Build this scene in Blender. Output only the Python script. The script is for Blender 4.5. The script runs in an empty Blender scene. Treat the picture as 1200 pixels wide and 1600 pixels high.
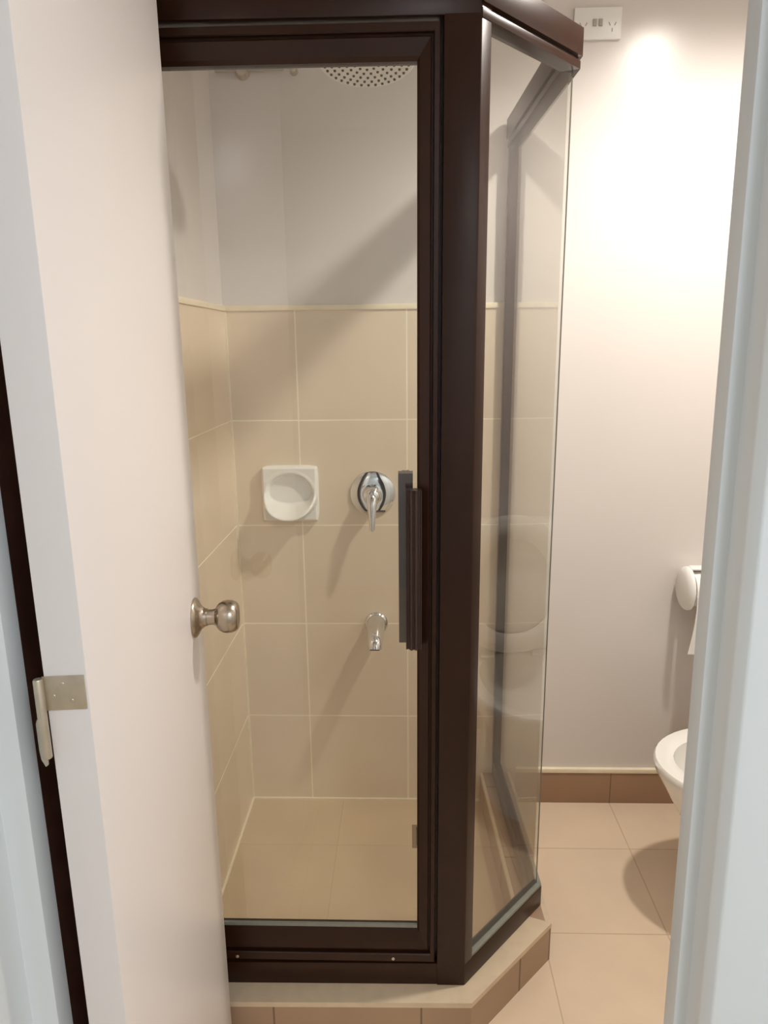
import bpy, bmesh, math
from mathutils import Vector, Matrix

S = bpy.context.scene
C = S.collection
PI = math.pi

# ------------------------------------------------------------------ camera
CAM_F, YAW, PITCH, ROLL, CAM_H = 1114.6, 0.0319, 0.2309, -0.0109, 1.3946
f0 = Vector((-math.sin(YAW) * math.cos(PITCH), math.cos(YAW) * math.cos(PITCH), -math.sin(PITCH)))
r0 = Vector((math.cos(YAW), math.sin(YAW), 0))
u0 = r0.cross(f0)
cr = r0 * math.cos(ROLL) + u0 * math.sin(ROLL)
cu = u0 * math.cos(ROLL) - r0 * math.sin(ROLL)
cam_data = bpy.data.cameras.new('camera')
cam_data.sensor_fit = 'VERTICAL'
cam_data.sensor_height = 32
cam_data.sensor_width = 24
cam_data.lens = CAM_F / 1600 * 32
cam_data.clip_start = 0.02
cam = bpy.data.objects.new('camera', cam_data)
C.objects.link(cam)
M = Matrix((cr, cu, -f0)).transposed().to_4x4()
M.translation = Vector((0, 0, CAM_H))
cam.matrix_world = M
S.camera = cam

# ------------------------------------------------------------------ view, world, lights
S.view_settings.view_transform = 'Standard'
S.view_settings.look = 'None'
S.view_settings.gamma = 1
S.view_settings.use_curve_mapping = False
S.view_settings.exposure = 0.22
S.cycles.max_bounces = 14
S.cycles.diffuse_bounces = 6
S.cycles.transparent_max_bounces = 24
S.cycles.sample_clamp_indirect = 4
W = bpy.data.worlds.new('world')
S.world = W
W.use_nodes = True
W.node_tree.nodes['Background'].inputs[0].default_value = (0.6, 0.75, 1, 1)
W.node_tree.nodes['Background'].inputs[1].default_value = 0.3

LAMP = Vector((0.78, 1.38, 2.34))
ld = bpy.data.lights.new('bathroom_lamp_light', 'SPOT')
ld.energy = 67
ld.color = (1.0, 0.94, 0.865)
ld.spot_size = math.radians(154)
ld.spot_blend = 0.7
ld.shadow_soft_size = 0.042
lo = bpy.data.objects.new('bathroom_lamp_light', ld)
lo.location = LAMP - Vector((0, 0, 0.012))
C.objects.link(lo)

hd = bpy.data.lights.new('hall_fill_light', 'AREA')  # cool fill added behind the camera in place of hall daylight
hd.shape = 'DISK'
hd.size = 0.45
hd.energy = 20
hd.color = (0.88, 0.945, 1.0)
ho = bpy.data.objects.new('hall_fill_light', hd)
ho.location = (0.72, -0.85, 2.34)
C.objects.link(ho)


# ------------------------------------------------------------------ materials
def lin(c):
    return tuple(((v / 255) / 12.92 if v / 255 <= 0.04045 else ((v / 255 + 0.055) / 1.055) ** 2.4) for v in c) + (1,)


def mat(name, rgb, rough=0.5, metal=0.0, spec=0.5, noise=0.0, nscale=8.0, bump=0.0, bscale=200.0, coat=0.0):
    m = bpy.data.materials.new(name)
    m.use_nodes = True
    nt = m.node_tree
    b = nt.nodes['Principled BSDF']
    b.inputs['Base Color'].default_value = lin(rgb)
    b.inputs['Roughness'].default_value = rough
    b.inputs['Metallic'].default_value = metal
    b.inputs['Specular IOR Level'].default_value = spec
    b.inputs['Coat Weight'].default_value = coat
    b.inputs['Coat Roughness'].default_value = 0.08
    tc = nt.nodes.new('ShaderNodeTexCoord')
    if noise > 0:
        n = nt.nodes.new('ShaderNodeTexNoise')
        n.inputs['Scale'].default_value = nscale
        n.inputs['Detail'].default_value = 5
        nt.links.new(tc.outputs['Object'], n.inputs['Vector'])
        mr = nt.nodes.new('ShaderNodeMapRange')
        mr.inputs['From Min'].default_value = 0.3
        mr.inputs['From Max'].default_value = 0.7
        mr.inputs['To Min'].default_value = 1 - noise
        mr.inputs['To Max'].default_value = 1 + noise
        nt.links.new(n.outputs['Fac'], mr.inputs['Value'])
        mx = nt.nodes.new('ShaderNodeVectorMath')
        mx.operation = 'SCALE'
        mx.inputs[0].default_value = lin(rgb)[:3]
        nt.links.new(mr.outputs[0], mx.inputs['Scale'])
        nt.links.new(mx.outputs[0], b.inputs['Base Color'])
    if bump > 0:
        n2 = nt.nodes.new('ShaderNodeTexNoise')
        n2.inputs['Scale'].default_value = bscale
        n2.inputs['Detail'].default_value = 3
        nt.links.new(tc.outputs['Object'], n2.inputs['Vector'])
        bp = nt.nodes.new('ShaderNodeBump')
        bp.inputs['Strength'].default_value = bump
        bp.inputs['Distance'].default_value = 0.002
        nt.links.new(n2.outputs['Fac'], bp.inputs['Height'])
        nt.links.new(bp.outputs[0], b.inputs['Normal'])
    return m


def tile_mat(name, rgb, grout, ax, off, size=0.3, gw=0.0035, rough=0.3, noise=0.035, first=None):
    """world-placed square tiles; ax = the two axes of the grid, off = a joint position on each"""
    m = mat(name, rgb, rough, noise=noise, nscale=5)
    nt = m.node_tree
    b = nt.nodes['Principled BSDF']
    col = b.inputs['Base Color'].links[0].from_socket
    geo = nt.nodes.new('ShaderNodeNewGeometry')
    sep = nt.nodes.new('ShaderNodeSeparateXYZ')
    nt.links.new(geo.outputs['Position'], sep.inputs[0])

    def math_(op, a, bb):
        n = nt.nodes.new('ShaderNodeMath')
        n.operation = op
        for i, v in enumerate((a, bb)):
            if v is None:
                continue
            if isinstance(v, (int, float)):
                n.inputs[i].default_value = v
            else:
                nt.links.new(v, n.inputs[i])
        return n.outputs[0]
    masks, cells = [], []
    for a, o in zip(ax, off):
        sz = first if (first and a == ax[0]) else size
        v = math_('DIVIDE', math_('SUBTRACT', sep.outputs[a], o), sz)
        fr = math_('FRACT', v, None)
        d = math_('ABSOLUTE', math_('SUBTRACT', math_('FRACT', math_('ADD', v, 0.5), None), 0.5), None)
        masks.append(math_('LESS_THAN', d, gw / 2 / sz))
        cells.append(math_('FLOOR', v, None))
    g = math_('MAXIMUM', masks[0], masks[1])
    # tone from tile to tile
    cmb = nt.nodes.new('ShaderNodeCombineXYZ')
    nt.links.new(cells[0], cmb.inputs[0])
    nt.links.new(cells[1], cmb.inputs[1])
    wn = nt.nodes.new('ShaderNodeTexWhiteNoise')
    nt.links.new(cmb.outputs[0], wn.inputs['Vector'])
    mr = nt.nodes.new('ShaderNodeMapRange')
    mr.inputs['To Min'].default_value = 0.965
    mr.inputs['To Max'].default_value = 1.03
    nt.links.new(wn.outputs['Value'], mr.inputs['Value'])
    sc = nt.nodes.new('ShaderNodeVectorMath')
    sc.operation = 'SCALE'
    nt.links.new(col, sc.inputs[0])
    nt.links.new(mr.outputs[0], sc.inputs['Scale'])
    mix = nt.nodes.new('ShaderNodeMix')
    mix.data_type = 'RGBA'
    nt.links.new(g, mix.inputs[0])
    nt.links.new(sc.outputs[0], mix.inputs[6])
    mix.inputs[7].default_value = lin(grout)
    nt.links.new(mix.outputs[2], b.inputs['Base Color'])
    r = nt.nodes.new('ShaderNodeMapRange')
    r.inputs['To Min'].default_value = rough
    r.inputs['To Max'].default_value = 0.8
    nt.links.new(g, r.inputs['Value'])
    nt.links.new(r.outputs[0], b.inputs['Roughness'])
    bp = nt.nodes.new('ShaderNodeBump')
    bp.inputs['Strength'].default_value = 0.5
    bp.inputs['Distance'].default_value = 0.001
    bp.invert = True
    nt.links.new(g, bp.inputs['Height'])
    nt.links.new(bp.outputs[0], b.inputs['Normal'])
    return m


def glass_mat(name, tint, k=2.2):
    m = bpy.data.materials.new(name)
    m.use_nodes = True
    nt = m.node_tree
    nt.nodes.clear()
    out = nt.nodes.new('ShaderNodeOutputMaterial')
    tr = nt.nodes.new('ShaderNodeBsdfTransparent')
    tr.inputs[0].default_value = tint
    gl = nt.nodes.new('ShaderNodeBsdfGlossy')
    gl.inputs['Roughness'].default_value = 0.01
    fr = nt.nodes.new('ShaderNodeFresnel')
    fr.inputs['IOR'].default_value = 1.5
    geo = nt.nodes.new('ShaderNodeNewGeometry')
    s = nt.nodes.new('ShaderNodeMath')
    s.operation = 'SUBTRACT'
    s.inputs[0].default_value = 1
    nt.links.new(geo.outputs['Backfacing'], s.inputs[1])
    a = nt.nodes.new('ShaderNodeMath')
    a.operation = 'MULTIPLY'
    a.use_clamp = True
    a.inputs[1].default_value = k
    nt.links.new(fr.outputs[0], a.inputs[0])
    c = nt.nodes.new('ShaderNodeMath')
    c.operation = 'MULTIPLY'
    nt.links.new(a.outputs[0], c.inputs[0])
    nt.links.new(s.outputs[0], c.inputs[1])
    mx = nt.nodes.new('ShaderNodeMixShader')
    nt.links.new(c.outputs[0], mx.inputs[0])
    nt.links.new(tr.outputs[0], mx.inputs[1])
    nt.links.new(gl.outputs[0], mx.inputs[2])
    nt.links.new(mx.outputs[0], out.inputs[0])
    return m


def emit_mat(name, rgb, s):
    m = mat(name, rgb)
    b = m.node_tree.nodes['Principled BSDF']
    b.inputs['Emission Color'].default_value = lin(rgb)
    b.inputs['Emission Strength'].default_value = s
    return m


D = 1.9795          # back wall
XL = -0.4917        # left wall of the shower
XR = 1.27           # right wall
ZC = 2.46           # ceiling
ZT = 1.4923         # top of the wall tiles
GX = -0.2967        # a vertical joint on the back wall

PAINT = mat('wall_paint', (222, 215, 210), 0.24, noise=0.01, nscale=3, bump=0.06, bscale=60)
CEIL = mat('ceiling_paint', (238, 236, 232), 0.7, noise=0.01)
HALLP = mat('hall_paint', (226, 230, 232), 0.6, noise=0.01)
JAMB = mat('jamb_paint', (226, 231, 233), 0.35, noise=0.012, nscale=5)
DOORP = mat('door_paint', (232, 226, 223), 0.33, noise=0.008, nscale=3)
WTILE = tile_mat('shower_wall_tile', (232, 215, 192), (250, 240, 216), (0, 2), (GX, ZT), noise=0.03, rough=0.25)
LTILE = tile_mat('shower_side_wall_tile', (232, 215, 192), (250, 240, 216), (1, 2), (1.5755, ZT), noise=0.03, rough=0.25, first=0.4)
FTILE = tile_mat('floor_tile', (222, 200, 174), (196, 172, 146), (0, 1), (0.327, 1.762), noise=0.05, gw=0.003, rough=0.38)
SHFLOOR = tile_mat('shower_floor_tile', (208, 186, 154), (194, 172, 142), (0, 1), (-0.2, 1.762), noise=0.05, gw=0.002, rough=0.35)
BASET = tile_mat('skirting_tile', (160, 128, 102), (128, 100, 80), (0, 1), (0.627, 0.1), noise=0.06, gw=0.003, rough=0.4)
KERBT = tile_mat('kerb_tile', (166, 138, 112), (128, 104, 84), (0, 1), (-0.273, 0.1), noise=0.06, gw=0.004, rough=0.4)
CREAM = mat('cream_grout', (240, 228, 202), 0.4, noise=0.04, nscale=30)
KCREAM = mat('kerb_cap_cream', (208, 188, 160), 0.45, noise=0.06, nscale=30)
BROWN = mat('bronze_anodised', (46, 24, 12), 0.3, metal=0.05, spec=0.28, noise=0.1, nscale=20, bump=0.03, bscale=400)
BROWN2 = mat('bronze_satin', (62, 46, 40), 0.36, metal=0.1, noise=0.08, nscale=20)
SEAL = mat('grey_silicone', (128, 130, 120), 0.4, noise=0.08, nscale=60)
EDGE = mat('glass_edge_green', (96, 96, 84), 0.3, spec=0.8, noise=0.05, nscale=30)
GLASS = glass_mat('clear_glass', (0.982, 0.986, 0.972, 1))
CERAMIC = mat('white_ceramic', (240, 238, 232), 0.12, noise=0.006, nscale=10, coat=0.5)
PLASTIC = mat('white_plastic', (238, 236, 232), 0.3, noise=0.006, nscale=10)
SEATP = mat('toilet_seat_plastic', (236, 234, 228), 0.2, noise=0.006, nscale=10)
PAPER = mat('toilet_paper', (242, 240, 236), 0.9, noise=0.015, nscale=60, bump=0.2, bscale=300)
CHROME = mat('chrome', (222, 224, 228), 0.07, metal=1.0, noise=0.01)
NICKEL = mat('satin_nickel', (176, 164, 148), 0.26, metal=1.0, noise=0.03, nscale=20)
STEEL = mat('hinge_steel', (200, 188, 168), 0.4, metal=0.75, noise=0.08, nscale=60)
DARK = mat('dark_slot', (60, 54, 48), 0.6, noise=0.02)
GREYM = mat('grey_marks', (176, 168, 158), 0.5, noise=0.02)
GAPDARK = mat('gap_dark_brown', (140, 92, 74), 0.7, noise=0.2, nscale=14)  # shade of the hinge gap put into the colour of an added board
BULB = emit_mat('lamp_lens', (255, 232, 205), 6)


# ------------------------------------------------------------------ mesh helpers
def finish(name, bm, m, parent=None, smooth=None, bevel=0.0, seg=2):
    if bevel:
        bmesh.ops.bevel(bm, geom=list(bm.edges), offset=bevel, segments=seg, profile=0.6, affect='EDGES', clamp_overlap=True)
    bmesh.ops.recalc_face_normals(bm, faces=bm.faces)
    me = bpy.data.meshes.new(name)
    bm.to_mesh(me)
    bm.free()
    for mm in (m if isinstance(m, (list, tuple)) else [m]):
        me.materials.append(mm)
    if smooth is not None or bevel:
        for p in me.polygons:
            p.use_smooth = True
        me.set_sharp_from_angle(angle=math.radians(smooth if smooth is not None else 35))
    o = bpy.data.objects.new(name, me)
    C.objects.link(o)
    if parent is not None:
        o.parent = parent
        o.matrix_parent_inverse = Matrix.Translation(-parent.location) if parent.rotation_euler.z == 0 else parent.matrix_basis.inverted()
    return o


def add_box(bm, a, b):
    vs = [bm.verts.new((x, y, z)) for x in (a[0], b[0]) for y in (a[1], b[1]) for z in (a[2], b[2])]
    for f in ((0, 1, 3, 2), (4, 6, 7, 5), (0, 4, 5, 1), (2, 3, 7, 6), (0, 2, 6, 4), (1, 5, 7, 3)):
        bm.faces.new([vs[i] for i in f])


def add_prism(bm, poly, z0, z1):
    lo_ = [bm.verts.new((x, y, z0)) for x, y in poly]
    hi = [bm.verts.new((x, y, z1)) for x, y in poly]
    n = len(poly)
    bm.faces.new(lo_[::-1])
    bm.faces.new(hi)
    for i in range(n):
        bm.faces.new((lo_[i], lo_[(i + 1) % n], hi[(i + 1) % n], hi[i]))


def add_loft(bm, rings, cap0=True, cap1=True):
    vr = [[bm.verts.new(p) for p in r] for r in rings]
    n = len(vr[0])
    for a, b in zip(vr, vr[1:]):
        for i in range(n):
            bm.faces.new((a[i], a[(i + 1) % n], b[(i + 1) % n], b[i]))
    if cap0:
        bm.faces.new(vr[0][::-1])
    if cap1:
        bm.faces.new(vr[-1])


def add_lathe(bm, prof, origin, axis, n=40):
    """prof = (distance along axis, radius)"""
    ax = Vector(axis).normalized()
    t = Vector((0, 0, 1)) if abs(ax.z) < 0.9 else Vector((1, 0, 0))
    e1 = ax.cross(t).normalized()
    e2 = ax.cross(e1)
    rings = [[Vector(origin) + ax * d + (e1 * math.cos(2 * PI * i / n) + e2 * math.sin(2 * PI * i / n)) * max(r, 1e-4)
              for i in range(n)] for d, r in prof]
    add_loft(bm, rings)


def add_tube(bm, pts, radii, n=20, flat=1.0):
    """flat scales the section across world X"""
    pts = [Vector(p) for p in pts]
    rings = []
    for k, p in enumerate(pts):
        d = (pts[min(k + 1, len(pts) - 1)] - pts[max(k - 1, 0)]).normalized()
        e1 = Vector((1, 0, 0)) - d * d.x
        if e1.length < 0.1:
            e1 = Vector((0, 1, 0)) - d * d.y
        e1.normalize()
        e2 = d.cross(e1)
        r = radii[k] if isinstance(radii, (list, tuple)) else radii
        rings.append([p + e1 * r * flat * math.cos(2 * PI * i / n) + e2 * r * math.sin(2 * PI * i / n) for i in range(n)])
    add_loft(bm, rings)


def box(name, a, b, m, parent=None, bevel=0.0):
    bm = bmesh.new()
    add_box(bm, a, b)
    return finish(name, bm, m, parent, bevel=bevel)


def prism(name, poly, z0, z1, m, parent=None, bevel=0.0, lean=0.0):
    bm = bmesh.new()
    add_prism(bm, poly, z0, z1)
    for v in bm.verts:
        v.co.x += lean * (v.co.z - 1.15)
    return finish(name, bm, m, parent, bevel=bevel)


def thing(name, loc, label, cat, group=None):
    o = bpy.data.objects.new(name, None)
    o.empty_display_size = 0.05
    o.location = loc
    C.objects.link(o)
    tag(o, label, cat, group)
    return o


def tag(o, label, cat, group=None):
    o['label'] = label
    o['category'] = cat
    if group:
        o['group'] = group
    return o


def struct(o, label=None, cat=None):
    o['kind'] = 'structure'
    if label:
        o['label'] = label
    if cat:
        o['category'] = cat
    return o


# ------------------------------------------------------------------ the room
YW0, YW1 = 0.575, 0.625     # wall with the doorway: hall face, bathroom face
struct(box('floor', (-1.3, -1.5, -0.06), (XR + 0.1, D + 0.1, 0), FTILE), 'beige square floor tiles of the bathroom', 'floor')
struct(box('ceiling', (-1.3, -1.5, ZC), (XR + 0.1, D + 0.1, ZC + 0.06), CEIL), 'plain white ceiling', 'ceiling')
struct(box('wall_back', (-1.3, D, 0), (XR + 0.1, D + 0.1, ZC), PAINT), 'smooth off-white painted wall behind the shower and toilet', 'wall')
struct(box('wall_left', (XL - 0.1, YW1, 0), (XL, D, ZC), PAINT), 'off-white painted wall on the left side of the shower', 'wall')
struct(box('wall_right', (XR, -1.5, 0), (XR + 0.1, D, ZC), PAINT), 'off-white painted wall behind the toilet cistern', 'wall')
struct(box('wall_front', (0.33, YW0, 0), (XR, YW1, ZC), HALLP), 'white wall beside the right door jamb', 'wall')
struct(box('wall_front_left', (-1.3, YW0, 0), (-0.47, YW1, ZC), HALLP), 'white wall beside the left door jamb', 'wall')
struct(box('wall_lintel', (-0.47, YW0, 2.12), (0.33, YW1, ZC), HALLP), 'white wall above the doorway', 'wall')
struct(box('wall_hall_rear', (-1.3, -1.6, 0), (XR, -1.5, ZC), HALLP), 'white hall wall behind the viewer', 'wall')
struct(box('wall_hall_left', (-1.4, -1.5, 0), (-1.3, D, ZC), HALLP), 'white hall wall to the left', 'wall')

# door frame: the stop, the reveal and the architrave in one moulded length each side
struct(prism('trim_1', [(-0.3765, 0.640), (-0.3765, 0.612), (-0.405, 0.612), (-0.405, 0.578), (-0.412, 0.566), (-0.47, 0.564), (-0.47, 0.640)],
             0, 2.12, JAMB, bevel=0.002), 'white painted door jamb at the left edge', 'door jamb')
struct(prism('trim_2', [(0.268, 0.628), (0.268, 0.603), (0.279, 0.600), (0.279, 0.574), (0.286, 0.562), (0.33, 0.560), (0.33, 0.628)],
             0, 2.12, JAMB, bevel=0.002, lean=-0.0115), 'white painted door jamb at the right edge', 'door jamb')
struct(box('trim_3', (-0.405, 0.565, 2.06), (0.279, 0.628, 2.12), JAMB, bevel=0.002), 'white painted head of the door frame', 'door jamb')
# board added on the wall behind the door; its brown darkens the hinge gap
struct(box('trim_4', (XL, YW1, 0), (XL + 0.012, 1.10, 2.12), GAPDARK), 'dark brown board added to darken the gap beside the open door', 'dark board')

# tiles in the shower
TT = 0.006
t = box('wall_back_tiles', (XL, D - TT, 0), (0.282, D, ZT - 0.006), WTILE)
struct(t, 'beige square tiles on the back wall of the shower', 'wall tiles')
box('tile_capping', (XL, D - TT - 0.004, ZT - 0.007), (0.282, D, ZT + 0.007), CREAM, t, bevel=0.0015)
t = box('wall_left_tiles', (XL, 1.20, 0), (XL + TT, D - TT, ZT - 0.006), LTILE)
struct(t, 'beige square tiles on the left wall of the shower', 'wall tiles')
box('tile_capping', (XL, 1.20, ZT - 0.007), (XL + TT + 0.004, D - TT - 0.004, ZT + 0.007), CREAM, t, bevel=0.0015)
t = prism('floor_shower', [(XL + TT, 1.25), (0.10, 1.255), (0.255, 1.43), (0.262, D - TT), (XL + TT, D - TT)], 0, 0.003, SHFLOOR)
struct(t, 'brownish beige tiled floor inside the shower', 'floor')
bm = bmesh.new()
g = 0.006
add_box(bm, (XL + TT, D - TT - g, 0.003), (0.26, D - TT, 0.003 + g))
add_box(bm, (XL + TT, 1.25, 0.003), (XL + TT + g, D - TT - g, 0.003 + g))
add_box(bm, (XL + TT, D - TT - g * 0.8, 0.01), (XL + TT + g * 0.8, D - TT, ZT - 0.008))
finish('corner_grout', bm, CREAM, t)

# skirting tiles on the back wall
t = box('baseboard_back', (0.335, D - 0.010, 0), (XR, D, 0.105), BASET, bevel=0.001)
struct(t, 'brown skirting tiles along the foot of the back wall', 'skirting')
box('baseboard_capping', (0.335, D - 0.013, 0.105), (XR, D, 0.119), CREAM, t, bevel=0.002)
t = box('baseboard_right', (XR - 0.010, YW1, 0), (XR, D - 0.013, 0.105), BASET, bevel=0.001)
struct(t, 'brown skirting tiles along the right wall', 'skirting')

# ------------------------------------------------------------------ kerb of the shower
def unit(a, b):
    v = Vector((b[0] - a[0], b[1] - a[1]))
    return v.normalized()


def offset_line(pl, d):
    """polyline moved by d towards the inside (left of travel), mitred"""
    out = []
    for i, p in enumerate(pl):
        ns = []
        if i > 0:
            u = unit(pl[i - 1], p); ns.append(Vector((-u.y, u.x)))
        if i < len(pl) - 1:
            u = unit(p, pl[i + 1]); ns.append(Vector((-u.y, u.x)))
        n = sum(ns, Vector((0, 0)))
        n.normalize()
        k = d / max(n.dot(ns[0]), 0.3)
        out.append((p[0] + n.x * k, p[1] + n.y * k))
    return out


FR = [(XL + TT, 1.212), (0.117, 1.218), (0.315, 1.440), (0.291, D - 0.011)]   # outer face of the frame
KB = [(XL + TT, 1.170), (0.128, 1.178), (0.3285, 1.386), (0.301, D - 0.001)]


def band(pl, d0, d1):
    return offset_line(pl, d0) + offset_line(pl, d1)[::-1]


def seg_quad(pl, i, d0, d1):
    a, b = offset_line(pl, d0), offset_line(pl, d1)
    return [a[i], a[i + 1], b[i + 1], b[i]]


KH = 0.10
KW = (0.100, 0.100, 0.075)
bm = bmesh.new()
for i in range(3):
    add_prism(bm, seg_quad(KB, i, 0, KW[i]), 0, KH - 0.012)
kerb = finish('trim_5', bm, KERBT)
struct(kerb, 'low tiled shower kerb with a pale top, angled at its corner', 'shower kerb')
bm = bmesh.new()
for i in range(3):
    add_prism(bm, seg_quad(KB, i, -0.001, 0.050 if i < 2 else 0.012), KH - 0.012, KH)
finish('kerb_cap', bm, KCREAM, kerb)
bm = bmesh.new()
for i in range(3):
    add_prism(bm, seg_quad(KB, i, 0.050 if i < 2 else 0.012, KW[i] - 0.007), KH - 0.012, KH)
finish('kerb_top_tile', bm, KERBT, kerb)
bm = bmesh.new()
for i in range(3):
    add_prism(bm, seg_quad(KB, i, KW[i] - 0.007, KW[i] + 0.001), KH - 0.012, KH + 0.0005)
finish('kerb_inner_edge', bm, KCREAM, kerb)

# ------------------------------------------------------------------ shower enclosure
enc = thing('shower_enclosure', (0.0, 1.3, KH), 'dark brown framed glass shower enclosure with angled side pane on the tiled kerb', 'shower enclosure')
BZ = 0.152      # top of the bottom channel
TZ0, TZ1 = 1.876, 1.938


def rail(name, i, z0, z1, d0=0.0, d1=0.034, m=BROWN, bevel=0.002, parent=enc, pl=FR):
    return prism(name, seg_quad(pl, i, d0, d1), z0, z1, m, parent, bevel=bevel)


# front
rail('sill', 0, KH, BZ, 0.002, 0.040)
rail('header', 0, TZ0, TZ1, 0.0, 0.042)
prism('post', [(0.060, 1.2175), (0.1165, 1.218), (0.134, 1.2375), (0.108, 1.262), (0.060, 1.258)], KH, TZ1 + 0.001, BROWN, enc, bevel=0.002)
prism('post', [(XL + TT, 1.2125), (-0.432, 1.2125), (-0.432, 1.256), (XL + TT, 1.256)], KH, TZ1 + 0.001, BROWN, enc, bevel=0.002)
bm = bmesh.new()
add_box(bm, (0.0545, 1.236, BZ), (0.0605, 1.256, TZ0))
finish('door_stop', bm, BROWN, enc)

# angled and side panels: bottom channel, top rail with its groove, glass, silicone
for i in (1, 2):
    rail('bottom_channel', i, KH, BZ, 0.0, 0.030)
    bm = bmesh.new()
    add_prism(bm, seg_quad(FR, i, 0.001, 0.012), BZ - 0.001, BZ + 0.006)
    finish('glass_seal', bm, SEAL, enc, bevel=0.001)
    bm = bmesh.new()
    add_prism(bm, seg_quad(FR, i, -0.004, 0.036), TZ0 + 0.016, TZ1)          # face
    add_prism(bm, seg_quad(FR, i, 0.003, 0.030), TZ0 + 0.010, TZ0 + 0.016)   # groove
    add_prism(bm, seg_quad(FR, i, -0.001, 0.033), TZ0 - 0.004, TZ0 + 0.010)  # lip
    finish('top_rail', bm, BROWN, enc, bevel=0.0015)
# wall channel where the side pane meets the back wall
q = offset_line(FR, 0.0)[3]
prism('wall_channel', [(q[0] - 0.030, D - 0.030), (q[0] + 0.001, D - 0.030), (q[0] + 0.001, D - 0.007), (q[0] - 0.030, D - 0.007)], BZ, TZ0, BROWN, enc, bevel=0.002)


def pane(name, quad, z0, z1, parent):
    bm = bmesh.new()
    add_prism(bm, quad, z0, z1)
    o = finish(name, bm, GLASS, parent)
    return o


Gq = seg_quad(FR, 1, 0.012, 0.018)
Gs = seg_quad(FR, 2, 0.012, 0.018)
uu = unit(Gq[0], Gq[1])
p0 = (Gq[0][0] + uu.x * 0.018, Gq[0][1] + uu.y * 0.018)
p3 = (Gq[3][0] + uu.x * 0.018, Gq[3][1] + uu.y * 0.018)
pane('glass_pane', [p0, (Gq[1][0] - uu.x * 0.001, Gq[1][1] - uu.y * 0.001), (Gq[2][0] - uu.x * 0.001, Gq[2][1] - uu.y * 0.001), p3], BZ - 0.01, TZ0 + 0.002, enc)
u2 = unit(Gs[0], Gs[1])
pane('glass_pane', [(Gs[0][0] + u2.x * 0.002, Gs[0][1] + u2.y * 0.002), (Gs[1][0], D - 0.028), (Gs[2][0], D - 0.028), (Gs[3][0] + u2.x * 0.002, Gs[3][1] + u2.y * 0.002)], BZ - 0.01, TZ0 + 0.002, enc)
# clear silicone bead on the corner of the two panes
cx, cy = Gq[1]
bm = bmesh.new()
add_prism(bm, [(cx - 0.0012, cy - 0.0012), (cx + 0.0012, cy - 0.0005), (cx + 0.0008, cy + 0.0018), (cx - 0.0014, cy + 0.001)], BZ + 0.004, TZ0 - 0.003)
finish('corner_seal', bm, EDGE, enc)

# hinged door of the shower
DX0, DX1, DZ0, DZ1 = -0.426, 0.0545, 0.158, 1.8685
GX0, GX1, GZ0, GZ1 = -0.385, 0.0195, 0.232, 1.818
YD = 1.2155
bm = bmesh.new()


def frame_ring(bm, prof):
    """prof: list of (inset from the outer edge 0..1, y); mitred picture frame"""
    rings = []
    for t_, y in prof:
        x0, x1 = DX0 + (GX0 - DX0) * t_, DX1 + (GX1 - DX1) * t_
        z0, z1 = DZ0 + (GZ0 - DZ0) * t_, DZ1 + (GZ1 - DZ1) * t_
        rings.append([(x0, y, z0), (x1, y, z0), (x1, y, z1), (x0, y, z1)])
    vr = [[bm.verts.new(p) for p in r] for r in rings]
    m_ = len(vr)
    for k in range(m_):
        a, b = vr[k], vr[(k + 1) % m_]
        for i in range(4):
            bm.faces.new((a[i], a[(i + 1) % 4], b[(i + 1) % 4], b[i]))


frame_ring(bm, [(0.0, YD + 0.030), (0.0, YD + 0.003), (0.03, YD), (0.24, YD), (0.27, YD + 0.002), (0.27, YD + 0.009), (0.36, YD + 0.009),
                (0.36, YD + 0.004), (0.42, YD + 0.002), (0.88, YD + 0.008), (1.0, YD + 0.013), (1.0, YD + 0.030)])
sd = finish('shower_door', bm, BROWN, enc, smooth=20)


def sub(o, parent):
    o.parent = parent
    o.matrix_parent_inverse = parent.matrix_world.inverted() if False else Matrix.Identity(4)
    return o


pane('glass_pane', [(GX0 - 0.006, YD + 0.018), (GX1 + 0.006, YD + 0.018), (GX1 + 0.006, YD + 0.023), (GX0 - 0.006, YD + 0.023)], GZ0 - 0.006, GZ1 + 0.006, sd)
bm = bmesh.new()
add_box(bm, (GX0, YD + 0.0125, GZ0 - 0.001), (GX1, YD + 0.018, GZ0 + 0.006))
finish('glass_seal', bm, SEAL, sd)


def handle(x0, x1, y0, y1, z0, z1, nm='pull_handle'):
    """fluted extrusion"""
    n = 24
    outer = []
    w = x1 - x0
    for i in range(n + 1):
        s = i / n
        dep = 0.72 + 0.28 * math.sin(PI * s) + 0.10 * math.cos(s * 6 * PI)
        outer.append((x0 + w * s, y1 + (y0 - y1) * dep))
    poly = outer + [(x1, y1), (x0, y1)]
    bm = bmesh.new()
    add_prism(bm, poly, z0, z1)
    return finish(nm, bm, BROWN2, sd, smooth=40)


handle(-0.001, 0.027, YD - 0.018, YD + 0.006, 0.856, 1.150)
handle(-0.014, 0.012, YD + 0.062, YD + 0.026, 0.852, 1.172, 'pull_handle')
for sx, sz, sy in ((-0.352, 0.166, YD - 0.001), (-0.03, 0.166, YD - 0.001)):
    bm = bmesh.new()
    add_lathe(bm, [(0, 0.0), (0, 0.0035), (0.001, 0.003), (0.0016, 0.0)], (sx, sy + 0.001, sz), (0, -1, 0), 14)
    finish('screw', bm, STEEL, sd, smooth=30)

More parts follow.
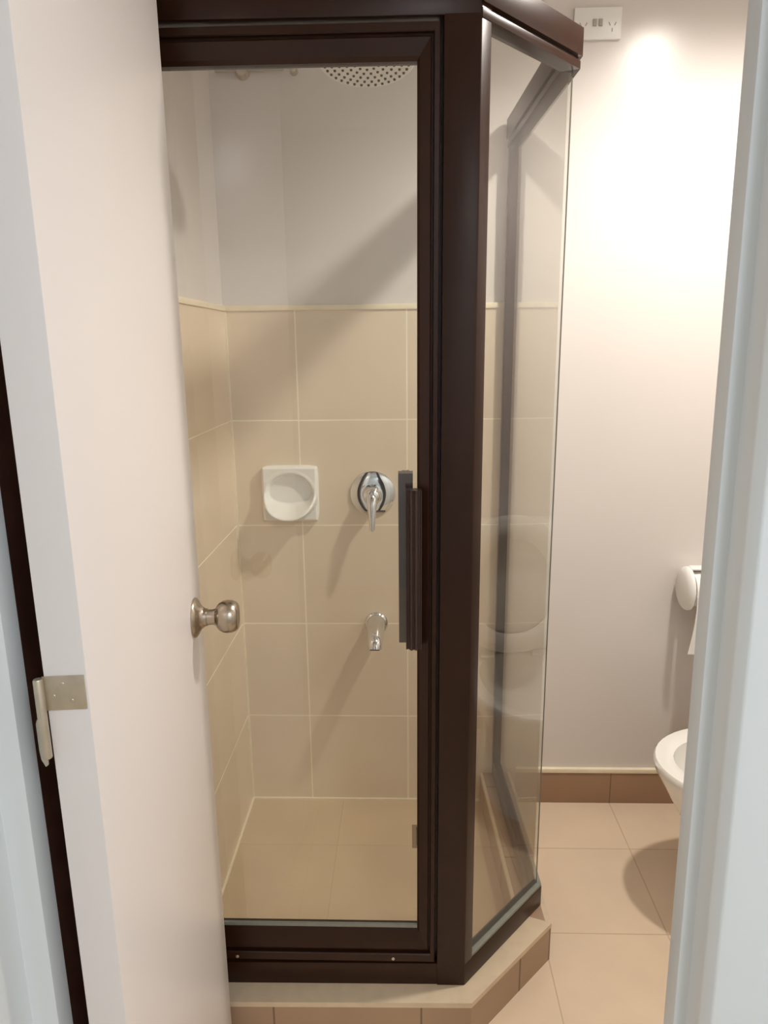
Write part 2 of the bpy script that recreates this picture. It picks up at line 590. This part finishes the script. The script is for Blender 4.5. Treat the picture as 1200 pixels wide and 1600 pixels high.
# ------------------------------------------------------------------ bathroom door
near = Vector((-0.2965, 0.600))
far = Vector((-0.3540, 1.150))
dl = (far - near).normalized()
pn = Vector((-dl.y, dl.x))
TH = 0.0385
pl4 = [tuple(near), tuple(far), tuple(far + pn * TH), tuple(near + pn * TH)]
door = prism('door_1', pl4, 0.012, 2.045, DOORP, bevel=0.0012)
struct(door, 'white painted flush door standing open at the left with a round knob', 'door')


def dpt(s, out, z):
    p = near + dl * s - pn * out
    return Vector((p.x, p.y, z))


W_ = (far - near).length
kb = 1.0
ks = 0.0
# knob: set back from the far edge
ks, kz = W_ - 0.062, 0.962
n3 = Vector((-pn.x, -pn.y, 0))
bm = bmesh.new()
add_lathe(bm, [(0.0, 0.0), (0.0, 0.0325), (0.002, 0.033), (0.004, 0.032), (0.007, 0.028), (0.010, 0.022), (0.013, 0.0185), (0.016, 0.0165), (0.016, 0.0)],
          dpt(ks, 0, kz), n3)
rose = finish('door_knob', bm, NICKEL, door, smooth=30)
bm = bmesh.new()
add_lathe(bm, [(0.014, 0.0), (0.014, 0.0155), (0.021, 0.0145), (0.0215, 0.0130), (0.030, 0.0125), (0.0345, 0.0135), (0.037, 0.018), (0.041, 0.0225), (0.047, 0.026),
               (0.054, 0.0272), (0.061, 0.0268), (0.067, 0.0245), (0.0705, 0.021), (0.0715, 0.019), (0.0712, 0.014), (0.0702, 0.010), (0.0695, 0.0)],
          dpt(ks, 0, kz), n3)
finish('knob_grip', bm, NICKEL, rose, smooth=28)

# lift-off hinge: leaf on the door edge, knuckle, lower leaf on the jamb
u3 = Vector((pn.x, pn.y, 0))
hp = Vector((near.x, near.y, 0))
e0 = hp + u3 * 0.002
e1 = hp + u3 * 0.040
back = Vector((dl.x, dl.y, 0))
hz0, hz1 = 1.066, 1.100
bm = bmesh.new()
quad = [e0 - back * 0.0018, e1 - back * 0.0018, e1 + back * 0.0002, e0 + back * 0.0002]
add_prism(bm, [(v.x, v.y) for v in quad], hz0, hz1)
hinge = finish('hinge', bm, STEEL, door, bevel=0.0004)
hinge['label'] = 'pale steel hinge leaf on the door edge'
kx, ky = e1.x - 0.0015, e1.y - 0.005
bm = bmesh.new()
add_lathe(bm, [(0, 0), (0, 0.0036), (0.001, 0.0044), (0.079, 0.0044), (0.0805, 0.0036), (0.081, 0)], (kx, ky, 1.019), (0, 0, 1), 20)
finish('hinge_pin', bm, STEEL, hinge, smooth=30)
bm = bmesh.new()
lw = [(kx, 1.012), (kx, 1.052), (kx - 0.0125, 1.052), (kx - 0.0165, 1.045), (kx - 0.0165, 1.016), (kx - 0.0145, 1.008), (kx - 0.006, 1.006)]
fa = [bm.verts.new((x, ky - 0.001 + (kx - x) * 1.0, z)) for x, z in lw]
fb = [bm.verts.new((x, ky + 0.001 + (kx - x) * 1.0, z)) for x, z in lw]
bm.faces.new(fa); bm.faces.new(fb[::-1])
for i in range(len(lw)):
    bm.faces.new((fa[i], fa[(i + 1) % len(lw)], fb[(i + 1) % len(lw)], fb[i]))
finish('jamb_leaf', bm, STEEL, hinge, bevel=0.0005)
for sx, sz in ((0.015, 1.075), (0.022, 1.092), (0.031, 1.080)):
    bm = bmesh.new()
    c0 = hp + u3 * sx - back * 0.0016
    add_lathe(bm, [(0, 0), (0, 0.0022), (0.0006, 0.0015), (0.0006, 0)], (c0.x, c0.y, sz), tuple(-back), 12)
    finish('hinge_screw', bm, STEEL, hinge, smooth=30)

# ------------------------------------------------------------------ soap dish
sc = Vector((-0.3265, D - TT, 0.987))
N = 96


def sm(a, b, v):
    t_ = min(1, max(0, (v - a) / (b - a)))
    return t_ * t_ * (3 - 2 * t_)


def dish_h(x, z):
    e = math.hypot(x / 0.072, (z + 0.001) / 0.064)
    r = math.hypot(x, z) + 1e-6
    s = -z / r
    rim = 0.023 + 0.050 * sm(-0.15, 0.85, s)
    if e >= 1:
        h = 0.022 + (rim - 0.022) * (1 - sm(0.99, 1.12, e))
    else:
        h = 0.006 + (rim - 0.006) * sm(0.82 - 0.42 * sm(0.0, 1.0, s), 0.97, e)
    d = min(0.080 - abs(x), 0.080 - abs(z))
    return h * (0.55 + 0.45 * sm(0, 0.008, d))


bm = bmesh.new()
grid = []
for j in range(N + 1):
    row = []
    for i in range(N + 1):
        u, v = 2 * i / N - 1, 2 * j / N - 1
        k = 1 - 0.055 * (abs(u) * abs(v)) ** 6
        x, z = u * 0.080 * k, v * 0.080 * k
        row.append(bm.verts.new((sc.x + x, sc.y - dish_h(x, z), sc.z + z)))
    grid.append(row)
for j in range(N):
    for i in range(N):
        bm.faces.new((grid[j][i], grid[j][i + 1], grid[j + 1][i + 1], grid[j + 1][i]))
loop = grid[0][:] + [grid[j][N] for j in range(1, N + 1)] + grid[N][N - 1::-1] + [grid[j][0] for j in range(N - 1, 0, -1)]
bk = [bm.verts.new((v.co.x, sc.y, v.co.z)) for v in loop]
for i in range(len(loop)):
    bm.faces.new((loop[i], loop[(i + 1) % len(loop)], bk[(i + 1) % len(loop)], bk[i]))
bm.faces.new(bk)
o = finish('soap_dish', bm, CERAMIC, smooth=60)
tag(o, 'square white ceramic soap dish with an oval hollow on the beige shower tiles', 'soap dish')

# ------------------------------------------------------------------ shower mixer
mx_ = thing('shower_mixer', (-0.094, D - TT, 0.985), 'round chrome shower mixer with a lever pointing down, right of the soap dish', 'shower mixer')
bm = bmesh.new()
add_lathe(bm, [(0, 0), (0, 0.063), (0.003, 0.064), (0.006, 0.063), (0.010, 0.056), (0.013, 0.044), (0.015, 0.032), (0.015, 0)], (-0.094, D - TT, 0.985), (0, -1, 0), 56)
finish('cover_plate', bm, CHROME, mx_, smooth=30)
bm = bmesh.new()
add_lathe(bm, [(0.012, 0), (0.012, 0.029), (0.020, 0.028), (0.040, 0.025), (0.050, 0.021), (0.056, 0.013), (0.058, 0.0)], (-0.094, D - TT, 0.985), (0, -1, 0), 40)
finish('body', bm, CHROME, mx_, smooth=40)
bm = bmesh.new()
y0 = D - TT
add_tube(bm, [(-0.094, y0 - 0.044, 0.990), (-0.094, y0 - 0.054, 0.978), (-0.094, y0 - 0.062, 0.955), (-0.094, y0 - 0.068, 0.925), (-0.094, y0 - 0.073, 0.900), (-0.094, y0 - 0.075, 0.892)],
         [0.012, 0.016, 0.013, 0.0095, 0.008, 0.004], 24)
finish('lever', bm, CHROME, mx_, smooth=50)

# ------------------------------------------------------------------ bath spout
sp = thing('wall_spout', (-0.089, D - TT, 0.595), 'short chrome wall spout below the shower mixer', 'spout')
bm = bmesh.new()
add_lathe(bm, [(0, 0), (0, 0.034), (0.004, 0.034), (0.008, 0.031), (0.012, 0.026), (0.012, 0)], (-0.089, y0, 0.594), (0, -1, 0), 40)
finish('flange', bm, CHROME, sp, smooth=30)
bm = bmesh.new()
pts = []
rad = []
for k in range(13):
    a = k / 12
    pts.append((-0.089, y0 - 0.008 - 0.112 * math.sin(a * PI * 0.46), 0.596 - 0.034 * (1 - math.cos(a * PI * 0.5)) ** 1.1))
    rad.append(0.027 - 0.008 * a)
add_tube(bm, pts, rad, 28)
finish('nozzle', bm, CHROME, sp, smooth=50)
bm = bmesh.new()
p_, q_ = Vector(pts[-1]), (Vector(pts[-1]) - Vector(pts[-2])).normalized()
add_lathe(bm, [(-0.002, 0), (-0.002, 0.0145), (0.002, 0.0135), (0.002, 0)], p_, q_, 24)
finish('outlet', bm, DARK, sp, smooth=30)

# ------------------------------------------------------------------ shower rose on its arm
sr = thing('overhead_shower', (-0.085, D, 2.14), 'white round shower rose with small nozzles, just below the top of the shower frame', 'shower head')
bm = bmesh.new()
add_lathe(bm, [(0, 0), (0, 0.028), (0.006, 0.026), (0.010, 0.014), (0.010, 0)], (-0.085, D, 2.13), (0, -1, 0), 30)
finish('wall_flange', bm, CHROME, sr, smooth=30)
RC = Vector((-0.072, 1.50, 1.921))
ra = Vector((0, -0.18, -0.98)).normalized()
bm = bmesh.new()
add_tube(bm, [(-0.085, D - 0.004, 2.13), (-0.085, 1.80, 2.145), (-0.085, 1.64, 2.11), (-0.084, 1.54, 2.05), tuple(RC - ra * 0.022)], 0.010, 16)
finish('arm', bm, CHROME, sr, smooth=50)
bm = bmesh.new()
add_lathe(bm, [(-0.035, 0), (-0.035, 0.015), (-0.022, 0.020), (-0.010, 0.060), (-0.002, 0.090), (0.004, 0.094), (0.008, 0.090), (0.009, 0)], RC, ra, 48)
rose_ = finish('rose', bm, PLASTIC, sr, smooth=30)
e1_ = Vector((1, 0, 0))
e2_ = ra.cross(e1_)
bm = bmesh.new()
for rr, nn in ((0.012, 6), (0.026, 12), (0.040, 18), (0.054, 24), (0.068, 30), (0.081, 36)):
    for k in range(nn):
        a = 2 * PI * k / nn
        add_lathe(bm, [(0.008, 0), (0.008, 0.0030), (0.0105, 0.0025), (0.0105, 0)], RC + e1_ * rr * math.cos(a) + e2_ * rr * math.sin(a), ra, 6)
nz = finish('nozzles', bm, DARK, rose_)
nz['kind'] = 'stuff'

# thin pipe under the ceiling at the back
pp = thing('wall_pipe', (-0.36, D, 2.062), 'thin grey pipe with two clips high on the back wall, left under the shower frame', 'pipe')
bm = bmesh.new()
add_tube(bm, [(XL + 0.02, D - 0.014, 2.062), (-0.30, D - 0.014, 2.064)], 0.0055, 14)
finish('pipe', bm, GREYM, pp, smooth=50)
for x, r, zz in ((-0.405, 0.018, 2.060), (-0.276, 0.010, 2.060)):
    bm = bmesh.new()
    add_lathe(bm, [(0, 0), (0, r), (0.012, r * 0.9), (0.020, r * 0.7), (0.022, 0)], (x, D, zz), (0, -1, 0), 20)
    finish('pipe_clip', bm, STEEL, pp, smooth=40)

# ------------------------------------------------------------------ floor waste
fw = thing('floor_waste', (0.066, 1.80, 0.003), 'small square metal floor waste in the shower floor beside the dark post', 'drain')
bm = bmesh.new()
add_prism(bm, [(0.014, 1.752), (0.114, 1.752), (0.114, 1.852), (0.014, 1.852)], 0.003, 0.0045)
finish('surround', bm, NICKEL, fw, bevel=0.0004)
bm = bmesh.new()
for k in range(7):
    x = 0.026 + k * 0.0125
    add_box(bm, (x, 1.764, 0.0045), (x + 0.006, 1.840, 0.0056))
finish('grate', bm, DARK, fw)

# ------------------------------------------------------------------ socket outlet high on the back wall
so = thing('socket_outlet', (0.469, D, 2.147), 'white double socket outlet with two switches high on the wall by the shower corner', 'socket')
bm = bmesh.new()
add_box(bm, (0.4115, D - 0.010, 2.112), (0.5265, D, 2.182))
finish('face_plate', bm, PLASTIC, so, bevel=0.003)
for cx_ in (0.434, 0.504):
    bm = bmesh.new()
    for dx, dz, a in ((-0.007, 0.004, 0.5), (0.007, 0.004, -0.5), (0, -0.009, 0)):
        c_, s_ = math.cos(a), math.sin(a)
        vs = [(cx_ + dx + c_ * x - s_ * z, 2.141 + dz + s_ * x + c_ * z) for x, z in ((-0.0012, -0.004), (0.0012, -0.004), (0.0012, 0.004), (-0.0012, 0.004))]
        lo2 = [bm.verts.new((x, D - 0.0098, z)) for x, z in vs]
        hi2 = [bm.verts.new((x, D - 0.0104, z)) for x, z in vs]
        bm.faces.new(lo2); bm.faces.new(hi2[::-1])
        for i in range(4):
            bm.faces.new((lo2[i], lo2[(i + 1) % 4], hi2[(i + 1) % 4], hi2[i]))
    finish('pin_holes', bm, GREYM, so)
for cx_ in (0.4615, 0.4755):
    bm = bmesh.new()
    add_box(bm, (cx_ - 0.0045, D - 0.0130, 2.140), (cx_ + 0.0045, D - 0.0095, 2.156))
    finish('rocker_switch', bm, GREYM, so, bevel=0.001)

# ------------------------------------------------------------------ toilet
TY = 1.565
TIP = 0.604


def egg(cx, z, lf, lb, hw, n=48, p=2.25):
    """front points to -x"""
    out = []
    for i in range(n):
        a = 2 * PI * i / n
        c_, s_ = math.cos(a), math.sin(a)
        L = lb if c_ > 0 else lf
        x = math.copysign(abs(c_) ** (2 / p), c_) * L
        y = math.copysign(abs(s_) ** (2 / (p if c_ > 0 else 2.0)), s_) * hw
        out.append((cx + x, TY + y, z))
    return out


tl = thing('toilet', (0.92, TY, 0), 'white ceramic toilet on the right with its seat and lid raised', 'toilet')
bm = bmesh.new()
CX = 0.86
rings = [egg(0.95, 0.0, 0.235, 0.20, 0.115), egg(0.95, 0.02, 0.232, 0.20, 0.113), egg(0.94, 0.10, 0.215, 0.19, 0.105), egg(0.92, 0.20, 0.215, 0.20, 0.105),
         egg(0.89, 0.27, 0.225, 0.22, 0.128), egg(0.87, 0.33, 0.238, 0.235, 0.158), egg(CX, 0.375, 0.252, 0.245, 0.176), egg(CX, 0.392, 0.256, 0.247, 0.180),
         egg(CX, 0.400, 0.250, 0.244, 0.175), egg(CX, 0.401, 0.225, 0.22, 0.150), egg(CX, 0.396, 0.208, 0.19, 0.132), egg(CX, 0.370, 0.205, 0.18, 0.130),
         egg(CX, 0.32, 0.19, 0.165, 0.118), egg(CX, 0.26, 0.14, 0.12, 0.09), egg(CX + 0.01, 0.215, 0.08, 0.08, 0.06), egg(CX + 0.01, 0.205, 0.02, 0.02, 0.02)]
add_loft(bm, rings)
finish('bowl', bm, CERAMIC, tl, smooth=50)
bm = bmesh.new()
add_box(bm, (1.075, TY - 0.19, 0.385), (XR - 0.004, TY + 0.19, 0.775))
cis = finish('cistern', bm, CERAMIC, tl, bevel=0.018, seg=4)
bm = bmesh.new()
add_box(bm, (1.066, TY - 0.198, 0.777), (XR - 0.004, TY + 0.198, 0.808))
finish('cistern_lid', bm, CERAMIC, tl, bevel=0.008, seg=3)
bm = bmesh.new()
add_lathe(bm, [(0, 0), (0, 0.024), (0.005, 0.022), (0.006, 0)], (1.16, TY, 0.808), (0, 0, 1), 30)
finish('flush_button', bm, CHROME, tl, smooth=30)


def egg_up(x, z0, H, hw, inset, tilt, n=56):
    pts_ = []
    for i in range(n):
        a = 2 * PI * i / n
        c_, s_ = math.cos(a), math.sin(a)
        zz = H * 0.42 + (math.copysign(abs(c_) ** (0.9), c_) * ((H * 0.58 - inset) if c_ > 0 else (H * 0.42 - inset)))
        yy = math.copysign(abs(s_) ** (0.92), s_) * (hw - inset)
        pts_.append((x + tilt * zz, TY + yy, z0 + zz))
    return pts_


bm = bmesh.new()
add_loft(bm, [egg_up(1.030, 0.425, 0.44, 0.185, 0.006, 0.07), egg_up(1.025, 0.425, 0.44, 0.185, 0.0, 0.07), egg_up(1.018, 0.425, 0.44, 0.185, 0.0, 0.07), egg_up(1.013, 0.425, 0.44, 0.185, 0.008, 0.07)])
finish('lid', bm, SEATP, tl, smooth=50)
bm = bmesh.new()
ringsS = [egg_up(1.004, 0.425, 0.43, 0.182, 0.004, 0.07), egg_up(0.990, 0.425, 0.43, 0.182, 0.0, 0.07), egg_up(0.984, 0.425, 0.43, 0.182, 0.012, 0.07),
          egg_up(0.986, 0.425, 0.43, 0.182, 0.050, 0.07), egg_up(0.994, 0.425, 0.43, 0.182, 0.060, 0.07), egg_up(1.004, 0.425, 0.43, 0.182, 0.058, 0.07)]
vr = [[bm.verts.new(p) for p in r] for r in ringsS]
for k in range(len(vr)):
    a, b = vr[k], vr[(k + 1) % len(vr)]
    for i in range(len(a)):
        bm.faces.new((a[i], a[(i + 1) % len(a)], b[(i + 1) % len(a)], b[i]))
finish('seat', bm, SEATP, tl, smooth=50)
for s in (-1, 1):
    bm = bmesh.new()
    add_tube(bm, [(1.008, TY + s * 0.085 - 0.022, 0.415), (1.008, TY + s * 0.085 + 0.022, 0.415)], 0.013, 18)
    finish('seat_hinge', bm, CHROME, tl, smooth=50)

# ------------------------------------------------------------------ toilet roll holder
RX0, RX1, RZ, RY = 0.768, 0.891, 0.722, D - 0.062
rh = thing('toilet_roll_holder', (0.845, D, 0.70), 'rounded white toilet roll holder on the back wall above the toilet', 'toilet roll holder')


def dring(x, sc_):
    out = []
    for i in range(40):
        a = 2 * PI * i / 40
        out.append((x, RY + 0.058 * sc_ * math.cos(a), RZ + (0.062 * math.sin(a)) * sc_))
    return out


bm = bmesh.new()
add_loft(bm, [dring(RX0, 0.72), dring(RX0 + 0.004, 0.86), dring(RX0 + 0.009, 0.96), dring(RX0 + 0.014, 1.0), dring(RX0 + 0.019, 1.0)])
finish('end_cap', bm, PLASTIC, rh, smooth=60)
bm = bmesh.new()
add_loft(bm, [dring(RX1 + 0.030, 1.0), dring(RX1 + 0.038, 1.0), dring(RX1 + 0.048, 0.96), dring(RX1 + 0.056, 0.86), dring(RX1 + 0.060, 0.72)])
finish('end_cap', bm, PLASTIC, rh, smooth=60)
bm = bmesh.new()
rn = []
for r in (0.060, 0.056):
    rn.append([(RY + r * math.cos(math.radians(a)), RZ + r * 1.06 * math.sin(math.radians(a))) for a in range(0, 109, 9)])
prof = rn[0] + rn[1][::-1]
v0 = [bm.verts.new((RX0 + 0.018, y, z)) for y, z in prof]
v1 = [bm.verts.new((RX1 + 0.034, y, z)) for y, z in prof]
bm.faces.new(v0); bm.faces.new(v1[::-1])
for i in range(len(prof)):
    bm.faces.new((v0[i], v0[(i + 1) % len(prof)], v1[(i + 1) % len(prof)], v1[i]))
finish('hood', bm, PLASTIC, rh, smooth=40)
bm = bmesh.new()
add_box(bm, (RX0 + 0.03, D - 0.008, RZ - 0.05), (RX1 + 0.03, D, RZ + 0.035))
finish('back_plate', bm, PLASTIC, rh, bevel=0.002)
rl = thing('toilet_roll', (0.86, RY, RZ), 'white toilet roll in the holder with a length of paper hanging down', 'toilet roll')
bm = bmesh.new()
add_lathe(bm, [(0, 0.020), (0, 0.049), (0.10, 0.049), (0.10, 0.020)], (RX0 + 0.026, RY, RZ - 0.002), (1, 0, 0), 40)
finish('roll', bm, PAPER, rl, smooth=40)
bm = bmesh.new()
sh = []
for k in range(10):
    s = k / 9
    z = RZ - 0.010 - 0.172 * s
    yy = RY - 0.0495 + 0.010 * s
    xa = RX0 + 0.027 + 0.002 * math.sin(s * 5) - 0.007 * (s ** 4)
    sh.append([(xa, yy, z), (RX0 + 0.134, yy, z), (RX0 + 0.134, yy + 0.0008, z), (xa, yy + 0.0008, z)])
add_loft(bm, sh)
finish('hanging_sheet', bm, PAPER, rl)

# ------------------------------------------------------------------ lamps
cl = thing('ceiling_lamp', (LAMP.x, LAMP.y, ZC), 'small round white surface downlight on the bathroom ceiling', 'ceiling lamp')
bm = bmesh.new()
add_lathe(bm, [(0, 0), (0, 0.062), (0.10, 0.060), (0.118, 0.056), (0.118, 0.046), (0.112, 0.046), (0.112, 0)], (LAMP.x, LAMP.y, ZC), (0, 0, -1), 40)
finish('housing', bm, PLASTIC, cl, smooth=40)
bm = bmesh.new()
add_lathe(bm, [(0.112, 0), (0.112, 0.045), (0.114, 0.045), (0.114, 0)], (LAMP.x, LAMP.y, ZC), (0, 0, -1), 40)
finish('lens', bm, BULB, cl)
hl = thing('hall_fill_lamp', (0.72, -0.85, ZC), 'round white lamp shade added in the hall for the cool fill light', 'ceiling lamp')  # unseen fixture added above the hall fill light
bm = bmesh.new()
add_lathe(bm, [(0, 0), (0, 0.24), (0.05, 0.24), (0.09, 0.22), (0.10, 0)], (0.72, -0.85, ZC), (0, 0, -1), 40)
finish('shade', bm, PLASTIC, hl, smooth=40)
